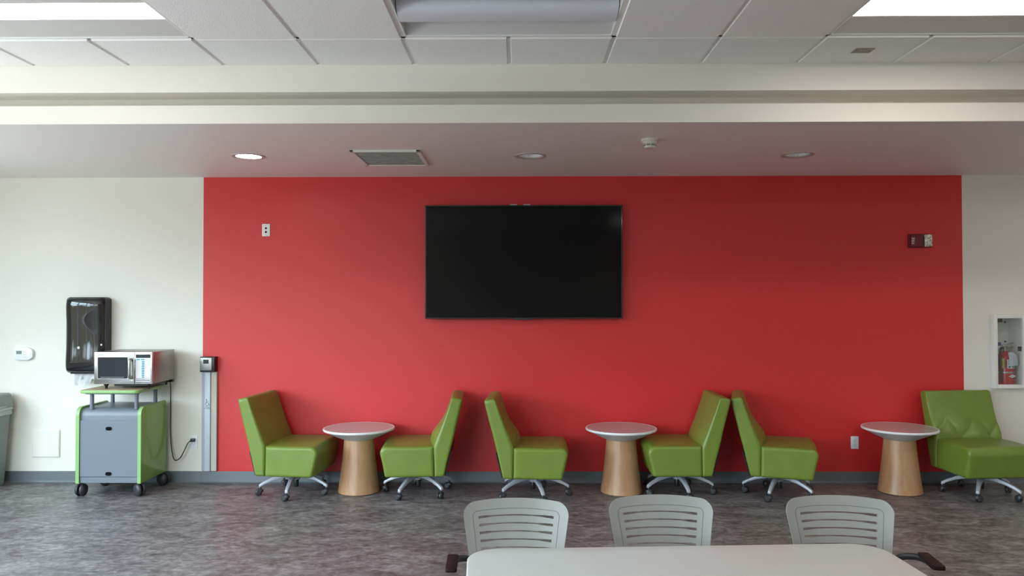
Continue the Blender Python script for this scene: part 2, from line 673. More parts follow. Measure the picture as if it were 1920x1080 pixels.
struct(b.build('trim_2', [CREAM, SOFFIT], smooth=False))


def baseboard(name, p0, p1, nrm, h=.1):
    """coved vinyl strip from p0 to p1 (2D), nrm points into the room"""
    prof = [(0, h), (.004, h), (.005, h - .004), (.005, .02), (.008, .008), (.016, .0), (0, 0)]
    t = bmesh.new()
    A = [t.verts.new((p0[0] + nrm[0] * u, p0[1] + nrm[1] * u, v)) for u, v in prof]
    B = [t.verts.new((p1[0] + nrm[0] * u, p1[1] + nrm[1] * u, v)) for u, v in prof]
    t.faces.new(A)
    t.faces.new(B[::-1])
    for i in range(len(prof)):
        t.faces.new((A[i], A[(i + 1) % len(prof)], B[(i + 1) % len(prof)], B[i]))
    bmesh.ops.recalc_face_normals(t, faces=t.faces)
    m = MB()
    m.merge(t)
    return struct(m.build(name, BASEB))


baseboard('baseboard_back', (-2.894, YB), (XR, YB), (0, -1))
baseboard('baseboard_back', (XL, YB), (-2.897, YB), (0, -1), .102)
baseboard('baseboard_left', (XL, YF), (XL, YB), (1, 0))
baseboard('baseboard_right', (XR, YF), (XR, YB), (-1, 0))


# ------------------------------------------------------------------ ceiling lights and fittings
def troffer(col, row, lit, label):
    xa, xb = ex(col) + .012, ex(col + 2) - .012
    ya, yb = GY0 - TY * (row + 1) + .012, GY0 - TY * row - .012
    cx, cy = (xa + xb) / 2, (ya + yb) / 2
    hw, hd = (xb - xa) / 2, (yb - ya) / 2
    t = empty('ceiling_light', (cx, cy, ZC), 0, label, 'ceiling light', 'recessed troffer lights')
    m = MB()
    for s_ in (-1, 1):                              # thin lip round the opening
        m.box(-hw, hw, s_ * hd - (.012 if s_ > 0 else 0), s_ * hd + (.012 if s_ < 0 else 0), -.001, .012)
        m.box(s_ * hw - (.008 if s_ > 0 else 0), s_ * hw + (.008 if s_ < 0 else 0), -hd, hd, -.001, .012)
    m.build('frame', WHITEM, t, smooth=False)
    if lit:                                         # flush lens between two plain metal wings
        l0, l1 = -.205, .022
        m = MB()
        for (a_, za, b_, zb_) in ((hd - .011, .003, l1, .007), (-hd + .011, .003, l0, .007)):
            m.quad((-hw + .007, a_, za), (hw - .007, a_, za), (hw - .007, b_, zb_), (-hw + .007, b_, zb_))
        m.box(-hw, hw, -hd, hd, .10, .115)
        m.build('reflector', REFL, t, smooth=False)
        m = MB(); m.box(-hw + .008, hw - .008, l0, l1, .0085, .03)
        m.mi = 1
        m.quad((-hw + .008, l0, .0078), (-hw + .008, l1, .0078), (hw - .008, l1, .0078), (hw - .008, l0, .0078))
        m.build('lens', [WHITEM, LITDIM if col == -5 and row == 0 else LIT], t, smooth=False)
        return t
    m = MB()                                        # curved reflector, two wings and end plates
    prof = []
    for k in range(9):
        u = k / 8
        prof.append((hd - .012 - u * (hd - .03), .005 + .105 * math.sin(u * PI / 2)))
    for s_ in (-1, 1):
        tb = bmesh.new()
        A = [tb.verts.new((-hw + .006, s_ * y, z)) for y, z in prof]
        B = [tb.verts.new((hw - .006, s_ * y, z)) for y, z in prof]
        for k in range(8):
            tb.faces.new((A[k], A[k + 1], B[k + 1], B[k]))
        bmesh.ops.recalc_face_normals(tb, faces=tb.faces)
        m.merge(tb)
        m.box(s_ * (hw - .007), s_ * (hw - .003), -hd, hd, .0, .115)
    m.box(-hw, hw, -.05, .05, .108, .115)
    m.build('reflector', REFL, t)
    m = MB()                                        # hanging lamp basket
    pr = [(-.108, .075)]
    for k in range(13):
        a = PI * k / 12
        pr.append((-.108 * math.cos(a), .052 - .06 * math.sin(a) ** .7))
    pr.append((.108, .075))
    m.prism(pr, -hw + .012, hw - .012, 'X')
    m.build('lamp_basket', BASKET, t, ang=50)
    return t


troffer(TROF[0][0], 0, True, 'lit recessed ceiling light above the microwave side of the room')
troffer(TROF[1][0], 0, False, 'unlit recessed ceiling light with pale curved basket above the television')
troffer(TROF[2][0], 0, True, 'lit recessed ceiling light next to the small brown ceiling plate')
for c_, r_ in TROF[3:]:                             # more fixtures added out of view; the lit ones brighten the room
    troffer(c_, r_, c_ != -1, 'recessed ceiling light added out of view, fill for the room where lit')

for (cx, cy), lit, lab in zip(DL, (True, False, False, True), (
        'glowing round downlight in the soffit above the wall plate',
        'unlit round downlight in the soffit above the television',
        'unlit round downlight in the soffit on the right beyond the smoke detector',
        'glowing round downlight at the right end of the soffit, out of the picture')):
    t = empty('downlight', (cx, cy, ZS), 0, lab, 'downlight', 'round soffit downlights')
    m = MB()
    m.lathe([(.128, .0), (.127, -.004), (.120, -.006), (.100, -.004), (.096, .0), (.097, .008)], 48)
    m.build('trim_ring', RINGM, t)
    m = MB()
    m.lathe([(.097, .004), (.092, .04), (.075, .075)], 48)
    m.build('reflector', WHITEM, t)
    m = MB()
    if lit:
        m.lathe([(.0, .012), (.06, .013), (.0945, .016), (.093, .03), (.0, .03)], 48)
        m.build('lamp_lens', LITD, t)
    else:
        m.lathe([(.0, .045), (.06, .048), (.09, .055), (.0, .06)], 48)
        m.build('lamp_lens', UNLIT, t)

# return air grille
VX0, VX1, VY0, VY1 = -1.272, -.740, 5.745, 6.365
t = empty('air_vent', ((VX0 + VX1) / 2, (VY0 + VY1) / 2, ZS), 0, 'square dusty return air grille in the soffit between two downlights', 'air vent')
hx, hy = (VX1 - VX0) / 2, (VY1 - VY0) / 2
m = MB()
for s_ in (-1, 1):
    m.box(-hx, hx, s_ * hy - (.03 if s_ > 0 else 0), s_ * hy + (.03 if s_ < 0 else 0), -.014, 0, .003, 1)
    m.box(s_ * hx - (.03 if s_ > 0 else 0), s_ * hx + (.03 if s_ < 0 else 0), -hy, hy, -.014, 0, .003, 1)
m.build('frame', SOFFIT, t, smooth=False)
m = MB(); m.box(-hx + .025, hx - .025, -hy + .025, hy - .025, -.002, -.0005)
m.build('backing', VENTB, t, smooth=False)
m = MB()
n_ = 36
for k in range(n_):
    y = -hy + .036 + (2 * hy - .072) * k / (n_ - 1)
    m.box(-hx + .028, hx - .028, -.006, .006, -.0006, .0006, mtx=Matrix.Translation((0, y, -.007)) @ Matrix.Rotation(R(35), 4, 'X'))
m.build('louvers', VENTG, t, smooth=False)

# smoke detector
t = empty('smoke_detector', (.926, 5.40, ZS), 0, 'cream round smoke detector hanging from the soffit', 'smoke detector')
m = MB()
m.lathe([(0, 0), (.060, 0), (.060, -.014), (.052, -.018), (.050, -.026), (0, -.026)], 40)
m.build('base', IVORY, t)
m = MB()
m.lathe([(0, -.024), (.048, -.024), (.047, -.034), (.044, -.035), (.044, -.038), (.0455, -.039), (.044, -.043), (.041, -.044), (.041, -.047), (.043, -.048), (.040, -.058), (.036, -.062), (0, -.064)], 40)
m.build('head', IVORY, t)
m = MB()
for k in range(8):
    a0, a1 = 2 * PI * k / 8 + .1, 2 * PI * (k + 1) / 8 - .1
    for z in (-.0365, -.0455):
        pts = [(math.cos(a0 + (a1 - a0) * q / 6) * .0425, math.sin(a0 + (a1 - a0) * q / 6) * .0425, z) for q in range(7)]
        m.tube(pts, .0022, 6)
m.build('sensing_slots', HOLE, t)

# metal plate on a ceiling tile
m = MB()
m.box(2.027, 2.141, 4.592, 4.681, ZC - .0125, ZC - .010, .0008, 1)
m.cyl((2.05, 4.636, ZC - .0145), (2.05, 4.636, ZC - .012), .006, n=12)
m.cyl((2.118, 4.636, ZC - .0145), (2.118, 4.636, ZC - .012), .006, n=12)
tag(m.build('ceiling_plate', PLATEB), 'small bare brown metal plate on a ceiling tile', 'plate')

# ------------------------------------------------------------------ television
t = empty('television', (.0475, 6.9, 2.0), 0, 'large black flat screen television mounted on the red wall', 'television')
hx, hz = .888, .511
m = MB()
m.box(-hx, hx, .012, .055, -hz, hz, .004, 2)
m.box(-hx + .15, hx - .15, .055, .075, -hz + .12, hz - .12, .006, 1)
m.build('cabinet', BLACKP, t)
m = MB()
bz = .012
for s_ in (-1, 1):
    m.box(-hx, hx, 0, .02, s_ * hz - (bz if s_ > 0 else 0), s_ * hz + (bz if s_ < 0 else 0), .003, 1)
    m.box(s_ * hx - (bz if s_ > 0 else 0), s_ * hx + (bz if s_ < 0 else 0), 0, .02, -hz, hz, .003, 1)
m.build('bezel', BLACKG, t)
m = MB(); m.box(-hx + .01, hx - .01, .006, .0125, -hz + .01, hz - .01)
m.build('screen', SCREEN, t, smooth=False)
m = MB(); m.prism(roundpoly([(-.088, -hz + .004), (.082, -hz + .004), (.07, -hz - .010), (-.076, -hz - .010)], .006), -.002, .018, 'Y')
m.build('sensor_badge', BLACKG, t)
m = MB()
m.box(-.35, .35, .075, .0995, -.22, .22, .003, 1)
m.build('wall_bracket', BLACKP, t)
for x, lab in ((-.040, 'white box corner peeking above the television, left of two'), (.072, 'white box corner peeking above the television, right of two')):
    m = MB()
    m.prism([(-.036, -.05), (.036, -.05), (.036 if x > 0 else .026, .028), (-.026 if x > 0 else -.036, .028)], 6.975, 7.0, 'Y')
    o = m.build('cable_box', WHITEP)
    o.location = (x, 0, 2.5)
    tag(o, lab, 'cable box', 'white boxes behind the television')


# ------------------------------------------------------------------ wall plates
def outlet(x, z, label, tw=.070, th=.114):
    t = empty('wall_outlet', (x, YB, z), 0, label, 'outlet', 'power outlets')
    m = MB(); m.box(-tw / 2, tw / 2, -.006, 0, -th / 2, th / 2, .002, 2)
    m.build('cover_plate', WHITEP, t)
    for s_ in (-1, 1):
        m = MB()
        m.prism(rrect(-.017, .017, s_ * .0195 - .0145, s_ * .0195 + .0145, .011), -.0075, -.005, 'Y')
        rec = m.build('receptacle', WHITEP, t)
        m = MB()
        m.box(-.0085, -.006, -.0079, -.007, s_ * .0195 - .002, s_ * .0195 + .008)
        m.box(.006, .0085, -.0079, -.007, s_ * .0195 - .002, s_ * .0195 + .008)
        m.cyl((0, -.0079, s_ * .0195 - .008), (0, -.007, s_ * .0195 - .008), .003, n=10)
        m.build('slots', HOLE, rec, smooth=False)
    m = MB(); m.cyl((0, -.0075, 0), (0, -.0055, 0), .003, n=10)
    m.build('screw', ALU, t)
    return t


outlet(3.039, .363, 'white power outlet low on the red wall beside a pedestal table')
outlet(-2.962, .370, 'pale power outlet on the cream wall with a black plug in it')

t = empty('wall_plate', (-2.309, YB, 2.299), 0, 'white wall plate with two black jacks high on the red wall', 'wall plate')
m = MB(); m.box(-.0365, .0365, -.007, 0, -.057, .057, .003, 2)
m.build('cover_plate', WHITEP, t)
for z in (.0175, -.0175):
    m = MB(); m.box(-.0085, .0085, -.0085, -.006, z - .0085, z + .0085, .001, 1)
    m.build('jack', HOLE, t)
for z in (.042, -.042):
    m = MB(); m.cyl((0, -.0085, z), (0, -.006, z), .0035, n=12)
    m.build('screw', ALU, t)

# fire alarm
t = empty('fire_alarm', (3.640, YB, 2.187), 0, 'dark red fire alarm with clear strobe on the red wall', 'fire alarm')
m = MB()
m.box(-.105, .104, -.018, 0, -.062, .062, .004, 2)
m.box(-.093, .02, -.042, -.012, -.056, .058, .008, 3)
m.build('housing', ALARM, t)
m = MB()
for k in range(9):
    z = -.034 + k * .0085
    m.box(-.052, .012, -.0445, -.041, z - .0015, z + .0015)
m.build('grille', ALARM, t, smooth=False)
m = MB()
m.box(.026, .099, -.05, -.012, -.055, .058, .012, 3)
m.build('strobe_lens', mat('strobe_lens', (0.62, 0.60, 0.54), 0.08, 0.75, bump=1.0, bscale=70, var=0.6, vscale=55), t)
text_mesh('FIRE', .034, 'lettering', WHITEP, t, facing(-.074, -.0425, 0, PI / 2))

# thermostat
t = empty('thermostat', (-4.517, YB, 1.172), 0, 'small white thermostat on the cream wall above the square panel', 'thermostat')
m = MB()
m.prism(roundpoly([(-.085, -.055), (.045, -.059), (.085, -.035), (.085, .035), (.045, .059), (-.085, .055)], [.016, .05, .05, .05, .05, .016], 5), -.03, 0, 'Y', .005, 2)
m.build('body', WHITEP, t)
m = MB(); m.box(-.062, -.012, -.0315, -.029, -.002, .028, .001, 1)
m.build('display', mat('thermostat_lcd', (0.20, 0.23, 0.22), 0.25), t)
for (x, z) in ((.014, .02), (.014, -.004), (.014, -.03)):
    m = MB(); m.box(x - .009, x + .009, -.0325, -.029, z - .006, z + .006, .002, 2)
    m.build('button', IVORY, t)
m = MB(); m.cyl((.052, -.033, 0), (.052, -.028, 0), .022, n=24, bev=.002)
m.build('dial', WHITEP, t)

# blank access panel
m = MB()
m.box(-4.437, -4.188, YB - .012, YB, .229, .477, .003, 2)
m.box(-4.430, -4.195, YB - .0145, YB, .236, .470, .002, 1)
tag(m.build('access_panel', CREAM), 'square cream access panel low on the left wall section', 'wall panel')

# paper towel dispenser
t = empty('towel_dispenser', (-3.903, YB, 1.347), 0, 'tall glossy black paper towel dispenser on the cream wall', 'towel dispenser')
hx, hz = .181, .341
m = MB()
m.prism(rrect(-hx, hx, -hz, hz, .035), -.10, 0, 'Y', .006, 2)
m.build('housing', BLACKP, t)
tb = bmesh.new()                                   # bowed smoked cover
NU, NV = 24, 40
g = []
for iv in range(NV + 1):
    row = []
    for iu in range(NU + 1):
        u, v = iu / NU * 2 - 1, iv / NV * 2 - 1
        x = u * (hx - .004)
        z = v * (hz - .004)
        # rounded corners
        bul = (1 - abs(u) ** 6) * (1 - abs(v) ** 10)
        x *= 1 - .05 * (abs(v) ** 12)
        z *= 1 - .025 * (abs(u) ** 12)
        y = -.098 - .048 * (max(bul, 0) ** .5) - .014 * (1 - u * u) + .008 * math.cos(v * 3)
        row.append(tb.verts.new((x, y, z)))
    g.append(row)
for iv in range(NV):
    for iu in range(NU):
        tb.faces.new((g[iv][iu], g[iv][iu + 1], g[iv + 1][iu + 1], g[iv + 1][iu]))
bmesh.ops.recalc_face_normals(tb, faces=tb.faces)
m = MB(); m.merge(tb)
m.build('cover', SMOKED, t, ang=60)
m = MB(); m.lathe([(0, .006), (.010, .005), (.013, 0)], 20, (-.03, -.160, -.112), 'Y')
m.build('button', WHITEP, t)
m = MB(); m.lathe([(0, .006), (.007, .005), (.010, 0)], 20, (.155, -.128, -.088), 'Y')
m.build('lock', WHITEP, t)
m = MB(); m.box(-.13, .13, -.12, -.02, -hz - .008, -hz + .004, .004, 1)
m.build('outlet_slot', BLACKP, t)
# the sheet hanging out of it
tb = bmesh.new()
g = []
for iv in range(13):
    row = []
    for iu in range(25):
        u, v = iu / 24, iv / 12
        x = -.105 + .215 * u + .012 * math.sin(u * 9) * v
        z = -hz - v * (.085 + .022 * math.sin(u * 13 + 1) + .012 * math.sin(u * 31))
        y = -.085 - .010 * math.sin(u * 22 + v * 3) * v - .006 * math.sin(u * 47) * v - .01 * v
        row.append(tb.verts.new((-3.903 + x, YB + y, 1.347 + z)))
    g.append(row)
for iv in range(12):
    for iu in range(24):
        tb.faces.new((g[iv][iu], g[iv][iu + 1], g[iv + 1][iu + 1], g[iv + 1][iu]))
bmesh.ops.solidify(tb, geom=list(tb.faces), thickness=.0015)
bmesh.ops.recalc_face_normals(tb, faces=tb.faces)
m = MB(); m.merge(tb)
tag(m.build('paper_towel', PAPER, ang=60), 'crumpled white paper towel hanging below the black dispenser', 'paper towel')

# ------------------------------------------------------------------ automatic door switch column
t = empty('door_switch_column', (-2.815, YB, .108), 0, 'tall silver door switch column with wheelchair sign at the red wall edge', 'door switch')
H = .898
m = MB(); m.box(-.064, -.039, -.03, 0, 0, H, .002, 1)
m.build('side_rail', ALUD, t)
m = MB(); m.box(-.039, .014, -.036, 0, 0, H, .003, 2)
m.build('push_plate', BRUSHED, t)
m = MB(); m.box(.014, .0185, -.02, 0, 0, H)
m.build('dark_gap', HOLE, t, smooth=False)
m = MB(); m.box(.0185, .070, -.028, 0, 0, H, .002, 1)
m.build('conduit_cover', BEIGE, t)
# wheelchair pictogram
ZP = .612
m = MB()
m.lathe([(0, .0012), (.0048, .0012), (.0048, 0)], 16, (-.018, -.0362, ZP + .036), 'Y')
m.tube([(-.0175, -.0368, ZP + .029), (-.016, -.0368, ZP + .006), (.000, -.0368, ZP + .005), (.006, -.0368, ZP - .012), (.011, -.0368, ZP - .011)], .0022, 6)
m.tube([(-.017, -.0368, ZP + .019), (-.004, -.0368, ZP + .018)], .0018, 6)
arc = [(-.012 + .0155 * math.cos(a), -.0368, ZP - .003 + .0155 * math.sin(a)) for a in [R(120 + 12 * k) for k in range(19)]]
m.tube(arc, .002, 6)
m.build('wheelchair_sign', DKTEXT, t)
text_mesh('PUSH', .014, 'lettering', DKTEXT, t, facing(-.0125, -.0365, ZP - .032))
text_mesh('TO OPEN', .013, 'lettering', DKTEXT, t, facing(-.0125, -.0365, ZP - .045))
t = empty('card_reader', (-2.817, YB, 1.008), 0, 'small square silver-faced black reader on top of the switch column', 'card reader')
m = MB(); m.box(-.066, .068, -.07, 0, .002, .139, .004, 2)
m.build('housing', BLACKP, t)
m = MB(); m.box(-.060, .045, -.078, -.06, .016, .130, .003, 2)
m.build('faceplate', STEELD, t)
m = MB(); m.box(-.032, .018, -.0795, -.077, .078, .114, .002, 1)
m.build('display', LCD, t)
m = MB()
for k in range(3):
    m.box(-.028 + k * .016, -.017 + k * .016, -.0795, -.077, .044, .054, .001, 1)
m.build('keys', ALUD, t)

# ------------------------------------------------------------------ fire extinguisher cabinet
t = empty('extinguisher_cabinet', (4.42, YB, .855), 0, 'white glass-fronted extinguisher cabinet on the cream wall at right', 'cabinet')
x0, x1, z0, z1 = 4.273 - 4.42, 4.567 - 4.42, 0, .665
m = MB()
m.box(x0 + .012, x0 + .016, -.04, .19, .013, z1 - .013)
m.box(x1 - .016, x1 - .012, -.04, .19, .013, z1 - .013)
m.box(x0 + .012, x1 - .012, -.04, .19, .013, .017)
m.box(x0 + .012, x1 - .012, -.04, .19, z1 - .017, z1 - .013)
m.box(x0 + .012, x1 - .012, .186, .19, .013, z1 - .013)
m.build('box', WHITEM, t, smooth=False)
m = MB()
fwid = .034
m.box(x0, x0 + fwid, -.055, 0, 0, z1, .003, 2)
m.box(x1 - fwid, x1, -.055, 0, 0, z1, .003, 2)
m.box(x0 + fwid - .003, x1 - fwid + .003, -.0545, 0, 0, fwid, .003, 2)
m.box(x0 + fwid - .003, x1 - fwid + .003, -.0545, 0, z1 - fwid, z1, .003, 2)
d = m.build('door', WHITEM, t)
m = MB(); m.box(x0 + fwid - .004, x1 - fwid + .004, -.038, -.034, fwid - .004, z1 - fwid + .004)
m.build('glass_pane', GLASS, d, smooth=False)
m = MB(); m.box(x0 + fwid, x0 + fwid + .06, -.032, -.02, z1 - fwid - .036, z1 - fwid - .004, .002, 1)
m.build('hinge_block', BLACKP, d)
m = MB(); m.box(x1 - fwid - .027, x1 - fwid, -.032, -.015, .335, .375, .002, 1)
m.build('latch', BLACKP, d)
for (xx, zz) in ((x1 - fwid - .012, .59), (x1 - fwid - .012, .41), (x1 - fwid - .06, .6)):
    m = MB(); m.cyl((xx, .176, zz), (xx, .186, zz), .007, n=12)
    m.build('mounting_screw', BLACKP, t)

EX, EY, EZ = 4.452, 7.075, .875
t = empty('fire_extinguisher', (EX, EY, EZ), 0, 'red fire extinguisher with paper tag inside the glass cabinet', 'fire extinguisher')
er = .071
m = MB()
m.lathe([(0, 0), (er - .006, 0), (er, .008), (er, .245), (er - .004, .262), (er - .016, .280), (.028, .294), (.022, .300), (.022, .31), (0, .31)], 40)
m.build('cylinder', EXTR, t)
m = MB()
m.cyl((0, 0, .305), (0, 0, .345), .017, n=16)
m.box(-.02, .02, -.014, .014, .325, .352, .003, 1)
m.build('valve', STEELD, t)
m = MB()
m.prism([(-.028, .352), (.0, .352), (.075, .382), (.078, .390), (.0, .368), (-.03, .364)], -.010, .010, 'Y', .001, 1)
m.build('lever', STEEL, t)
m = MB()
m.prism([(.012, .33), (.045, .325), (.072, .345), (.068, .352), (.04, .338), (.014, .344)], -.009, .009, 'Y', .001, 1)
m.build('carry_handle', STEELD, t)
m = MB(); m.tube([(-.018, 0, .338), (-.045, -.015, .336), (-.066, -.035, .315), (-.073, -.048, .27), (-.072, -.050, .15), (-.071, -.050, .06), (-.070, -.050, .03)], .0105, 10, 6)
h = m.build('hose', BLACKP, t)
m = MB(); m.cyl((-.042, -.004, .3365), (-.018, 0, .338), .008, n=12)
m.build('hose_collar', YELLOW, h)
m = MB()
for s_ in (0,):
    m.lathe([(er + .0012, .110), (er + .003, .112), (er + .003, .124), (er + .0012, .126)], 40)
m.box(-.094, -.066, -.022, .006, .108, .128, .002, 1)
m.build('strap', STEEL, t)


def wrap(a0, a1, z0_, z1_, rad, name, mt):
    tb_ = bmesh.new()
    lo, hi = [], []
    for k in range(15):
        a = R(a0 + (a1 - a0) * k / 14)
        lo.append(tb_.verts.new((rad * math.cos(a), rad * math.sin(a), z0_)))
        hi.append(tb_.verts.new((rad * math.cos(a), rad * math.sin(a), z1_)))
    for k in range(14):
        tb_.faces.new((lo[k], lo[k + 1], hi[k + 1], hi[k]))
    m_ = MB()
    m_.merge(tb_)
    return m_.build(name, mt, t)


wrap(-110, -30, .155, .235, er + .001, 'instruction_label', WHITEP)
for zz in (.225, .213, .201, .192):
    wrap(-105, -88, zz - .0025, zz + .0025, er + .0016, 'label_print', DKTEXT)
for aa in (-96, -68, -44):
    wrap(aa - 8, aa + 8, .160, .176, er + .0016, 'label_print', DKTEXT)
wrap(-150, -128, .155, .245, er + .001, 'yellow_label', YELLOW)
wrap(-127, -118, .160, .225, er + .001, 'label_print', DKTEXT)
m = MB()
m.prism([(-.042, .085), (.0, .100), (.042, .085), (.0, .070)], -.0735, -.0722, 'Y', mtx=Matrix.Rotation(R(15), 4, 'Z'))
em = m.build('diamond_emblem', WHITEP, t, smooth=False)
m = MB(); m.box(-.022, .022, -.0742, -.0734, .083, .087, mtx=Matrix.Rotation(R(15), 4, 'Z'))
m.build('emblem_print', DKTEXT, em, smooth=False)
tb = bmesh.new()
g = []
for iv in range(9):
    row = []
    for iu in range(7):
        u, v = iu / 6, iv / 8
        row.append(tb.verts.new((-.020 + .072 * u + .006 * v * u - .010 * max(0, .25 - v) * 4 * u, -.074 - .016 * math.sin(v * 2.4) - .012 * (1 - (u - .5) ** 2 * 4) * .6, .300 - .122 * v + .006 * u - .018 * max(0, u - .6) * max(0, .3 - v) * 8)))
    g.append(row)
for iv in range(8):
    for iu in range(6):
        tb.faces.new((g[iv][iu], g[iv][iu + 1], g[iv + 1][iu + 1], g[iv + 1][iu]))
bmesh.ops.solidify(tb, geom=list(tb.faces), thickness=.001)
bmesh.ops.recalc_face_normals(tb, faces=tb.faces)
m = MB(); m.merge(tb)
tg = m.build('inspection_tag', TAGB, t)
m = MB()
for k in range(7):
    m.box(.008, .050, -.0995, -.098, .195 + k * .011, .198 + k * .011)
m.build('tag_print', mat('faint_print', (0.42, 0.47, 0.60), 0.7), tg, smooth=False)
m = MB(); m.box(-.03, .0, -.008, .008, .362, .392, .002, 1, mtx=Matrix.Translation((0, 0, 0)) @ Matrix.Rotation(R(-6), 4, 'Y'))
m.build('safety_tab', BLUE, t)

# ------------------------------------------------------------------ cart with the microwave
CX, CY = -3.46, 6.70
t = empty('utility_cart', (CX, CY, 0), 0, 'grey rolling cart with green side panels under the microwave', 'cart')
hx = .262
yf, yb = -.235, .235
z0, z1 = .115, .755
side = roundpoly([(yf, z0), (yb, z0), (yb, z1), (yf, z1)], [.006, .006, .03, .075], 8)
for s_ in (-1, 1):
    m = MB()
    xa, xb = (s_ * hx - .014, s_ * hx + .014)
    m.prism(side, xa, xb, 'X', .003, 2)
    p = m.build('side_panel', CARTGR, t)
    m = MB()
    rim = [(0, y, z) for y, z in roundpoly([(yf - .001, z0), (yb, z0), (yb, z1 + .001), (yf - .001, z1 + .001)], [.006, .006, .03, .075], 8)]
    # pale edge band along the front and the top
    band = [q for q in rim]
    tb = bmesh.new()
    L, Rr = [], []
    idx = [i for i in range(len(band))]
    ordered = roundpoly([(yb, z1 + .001), (yf - .001, z1 + .001), (yf - .001, z0)], [.0, .075, 0], 10)
    for (y, z) in ordered:
        L.append(tb.verts.new((xa - .0005, y, z)))
        Rr.append(tb.verts.new((xb + .0005, y, z)))
    for k in range(len(L) - 1):
        tb.faces.new((L[k], L[k + 1], Rr[k + 1], Rr[k]))
    bmesh.ops.recalc_face_normals(tb, faces=tb.faces)
    m.merge(tb)
    m.build('edge_band', EDGEGR, p, ang=60)
m = MB()
body = roundpoly([(yf + .02, z0 + .005), (yb - .01, z0 + .005), (yb - .01, z1 - .012), (yf + .02, z1 - .012)], [.004, .004, .02, .07], 8)
m.prism(body, -hx + .014, hx - .014, 'X')
m.build('body', CARTG, t)
m = MB(); m.box(-hx + .016, hx - .016, yf + .008, yf + .022, z0 + .055, z1 - .11, .002, 1)
d = m.build('door', CARTG, t)
for z in (.575, .195):
    m = MB(); m.prism(rrect(-.032, .032, z - .019, z + .019, .018), yf + .0065, yf + .012, 'Y')
    ri = m.build('pull_rim', CARTG, d)
    m = MB(); m.prism(rrect(-.027, .027, z - .0155, z + .0155, .0152), yf + .0055, yf + .012, 'Y')
    m.build('pull_slot', HOLE, d)
m = MB(); m.box(-hx + .016, hx - .016, yf + .012, yf + .022, z0 + .002, z0 + .051, .002, 1)
m.build('kick_rail', CARTG, t)
for (x, y) in ((-.165, -.19), (.215, -.19), (-.185, .18), (.2, .18)):
    m = MB(); m.cyl((x, y, z1 - .02), (x, y, .872), .0165, n=20)
    m.build('post', CARTG, t)
for y in (-.19, .18):
    m = MB(); m.box(-.215, .235, y - .02, y + .02, .862, .876, .004, 1)
    m.build('shelf_bracket', CARTG, t)
m = MB()
m.prism(rrect(-.235, .275, -.28, .235, .05), .876, .902, 'Z', .006, 3)
sh = m.build('shelf', EDGEGR, t)
m = MB(); m.prism(rrect(-.227, .267, -.272, .227, .045), .9015, .9035, 'Z')
m.build('shelf_top', SHELFT, sh)


def big_caster(x, y, rz, rr, parent, nm='caster'):
    mt = Matrix.Translation((x, y, 0)) @ Matrix.Rotation(rz, 4, 'Z')
    m = MB()
    m.lathe([(0, .115), (.012, .115), (.012, .075), (0, .075)], 14, mtx=mt)
    m.box(-.012, .012, -.008, .008, .045, .095, .003, 1, mtx=mt)
    c = m.build(nm, BLACKP, parent)
    for s_ in (-1, 1):
        m = MB()
        prof = [(0, .032), (rr * .55, .030), (rr * .86, .022), (rr * .98, .012), (rr, .004), (rr * .97, 0), (0, 0)]
        q = mt @ Matrix.Translation((0, s_ * .010, rr)) @ Matrix.Rotation(-s_ * PI / 2, 4, 'X')
        m.lathe(prof, 32, mtx=q)
        m.build('wheel', DARKP, c)
    return c


big_caster(-.250, -.19, R(88), .053, t)
big_caster(.245, -.19, R(-38), .055, t)
big_caster(-.250, .19, R(20), .053, t)
big_caster(.262, .205, R(-20), .055, t)

# microwave
MX, MY, MZ = -3.357, 6.50, .9038
t = empty('microwave', (MX, MY + .215, MZ), 0, 'stainless steel microwave oven standing on the rolling cart', 'microwave')
hx, H0, H1, dp = .2475, .043, .3155, .215
m = MB(); m.box(-hx + .003, hx - .003, -dp + .02, dp, H0 + .002, H1 - .002, .004, 2)
m.build('body', STEELD, t)
xs = .098                                        # door / panel split
m = MB()
m.box(-hx, xs - .002, -dp, -dp + .022, H0, H1, .004, 2)
d = m.build('door', STEEL, t)
m = MB(); m.prism(rrect(-hx + .036, xs - .058, H0 + .05, H1 - .046, .006), -dp - .002, -dp + .004, 'Y', .001, 1)
m.build('door_window', OVENG, d)
m = MB()
wr = (-hx + .036, xs - .058, H0 + .05, H1 - .046)
for (a0, a1, c0, c1) in ((wr[0] - .008, wr[1] + .008, wr[2] - .007, wr[2]), (wr[0] - .008, wr[1] + .008, wr[3], wr[3] + .005), (wr[0] - .008, wr[0], wr[2], wr[3]), (wr[1], wr[1] + .014, wr[2], wr[3])):
    m.box(a0, a1, -dp - .006, -dp + .002, c0, c1, .0015, 1)
m.build('window_surround', STEEL, d)
m = MB(); m.box(wr[0] + .02, wr[1] - .03, -dp - .0028, -dp - .0018, wr[2] + .008, wr[2] + .0095)
m.build('window_print', WHITEP, d, smooth=False)
m = MB()
hxp = xs - .026
m.prism(roundpoly([(hxp - .034, H0 + .22), (hxp - .014, H0 + .245), (hxp + .018, H0 + .252), (hxp + .018, H0 + .022), (hxp - .014, H0 + .03), (hxp - .024, H0 + .055)], .015), -dp - .004, -dp + .002, 'Y', .001, 1)
m.tube([(hxp, -dp, H0 + .205), (hxp, -dp - .02, H0 + .21), (hxp, -dp - .036, H0 + .19), (hxp, -dp - .036, H0 + .08), (hxp, -dp - .02, H0 + .055), (hxp, -dp, H0 + .06)], .013, 12, 5)
m.build('handle', STEEL, d)
m = MB()
m.prism(rrect(-hx + .033, -hx + .088, H1 - .032, H1 - .014, .004), -dp - .0012, -dp + .002, 'Y')
bd = m.build('badge', WHITEP, d)
m = MB()
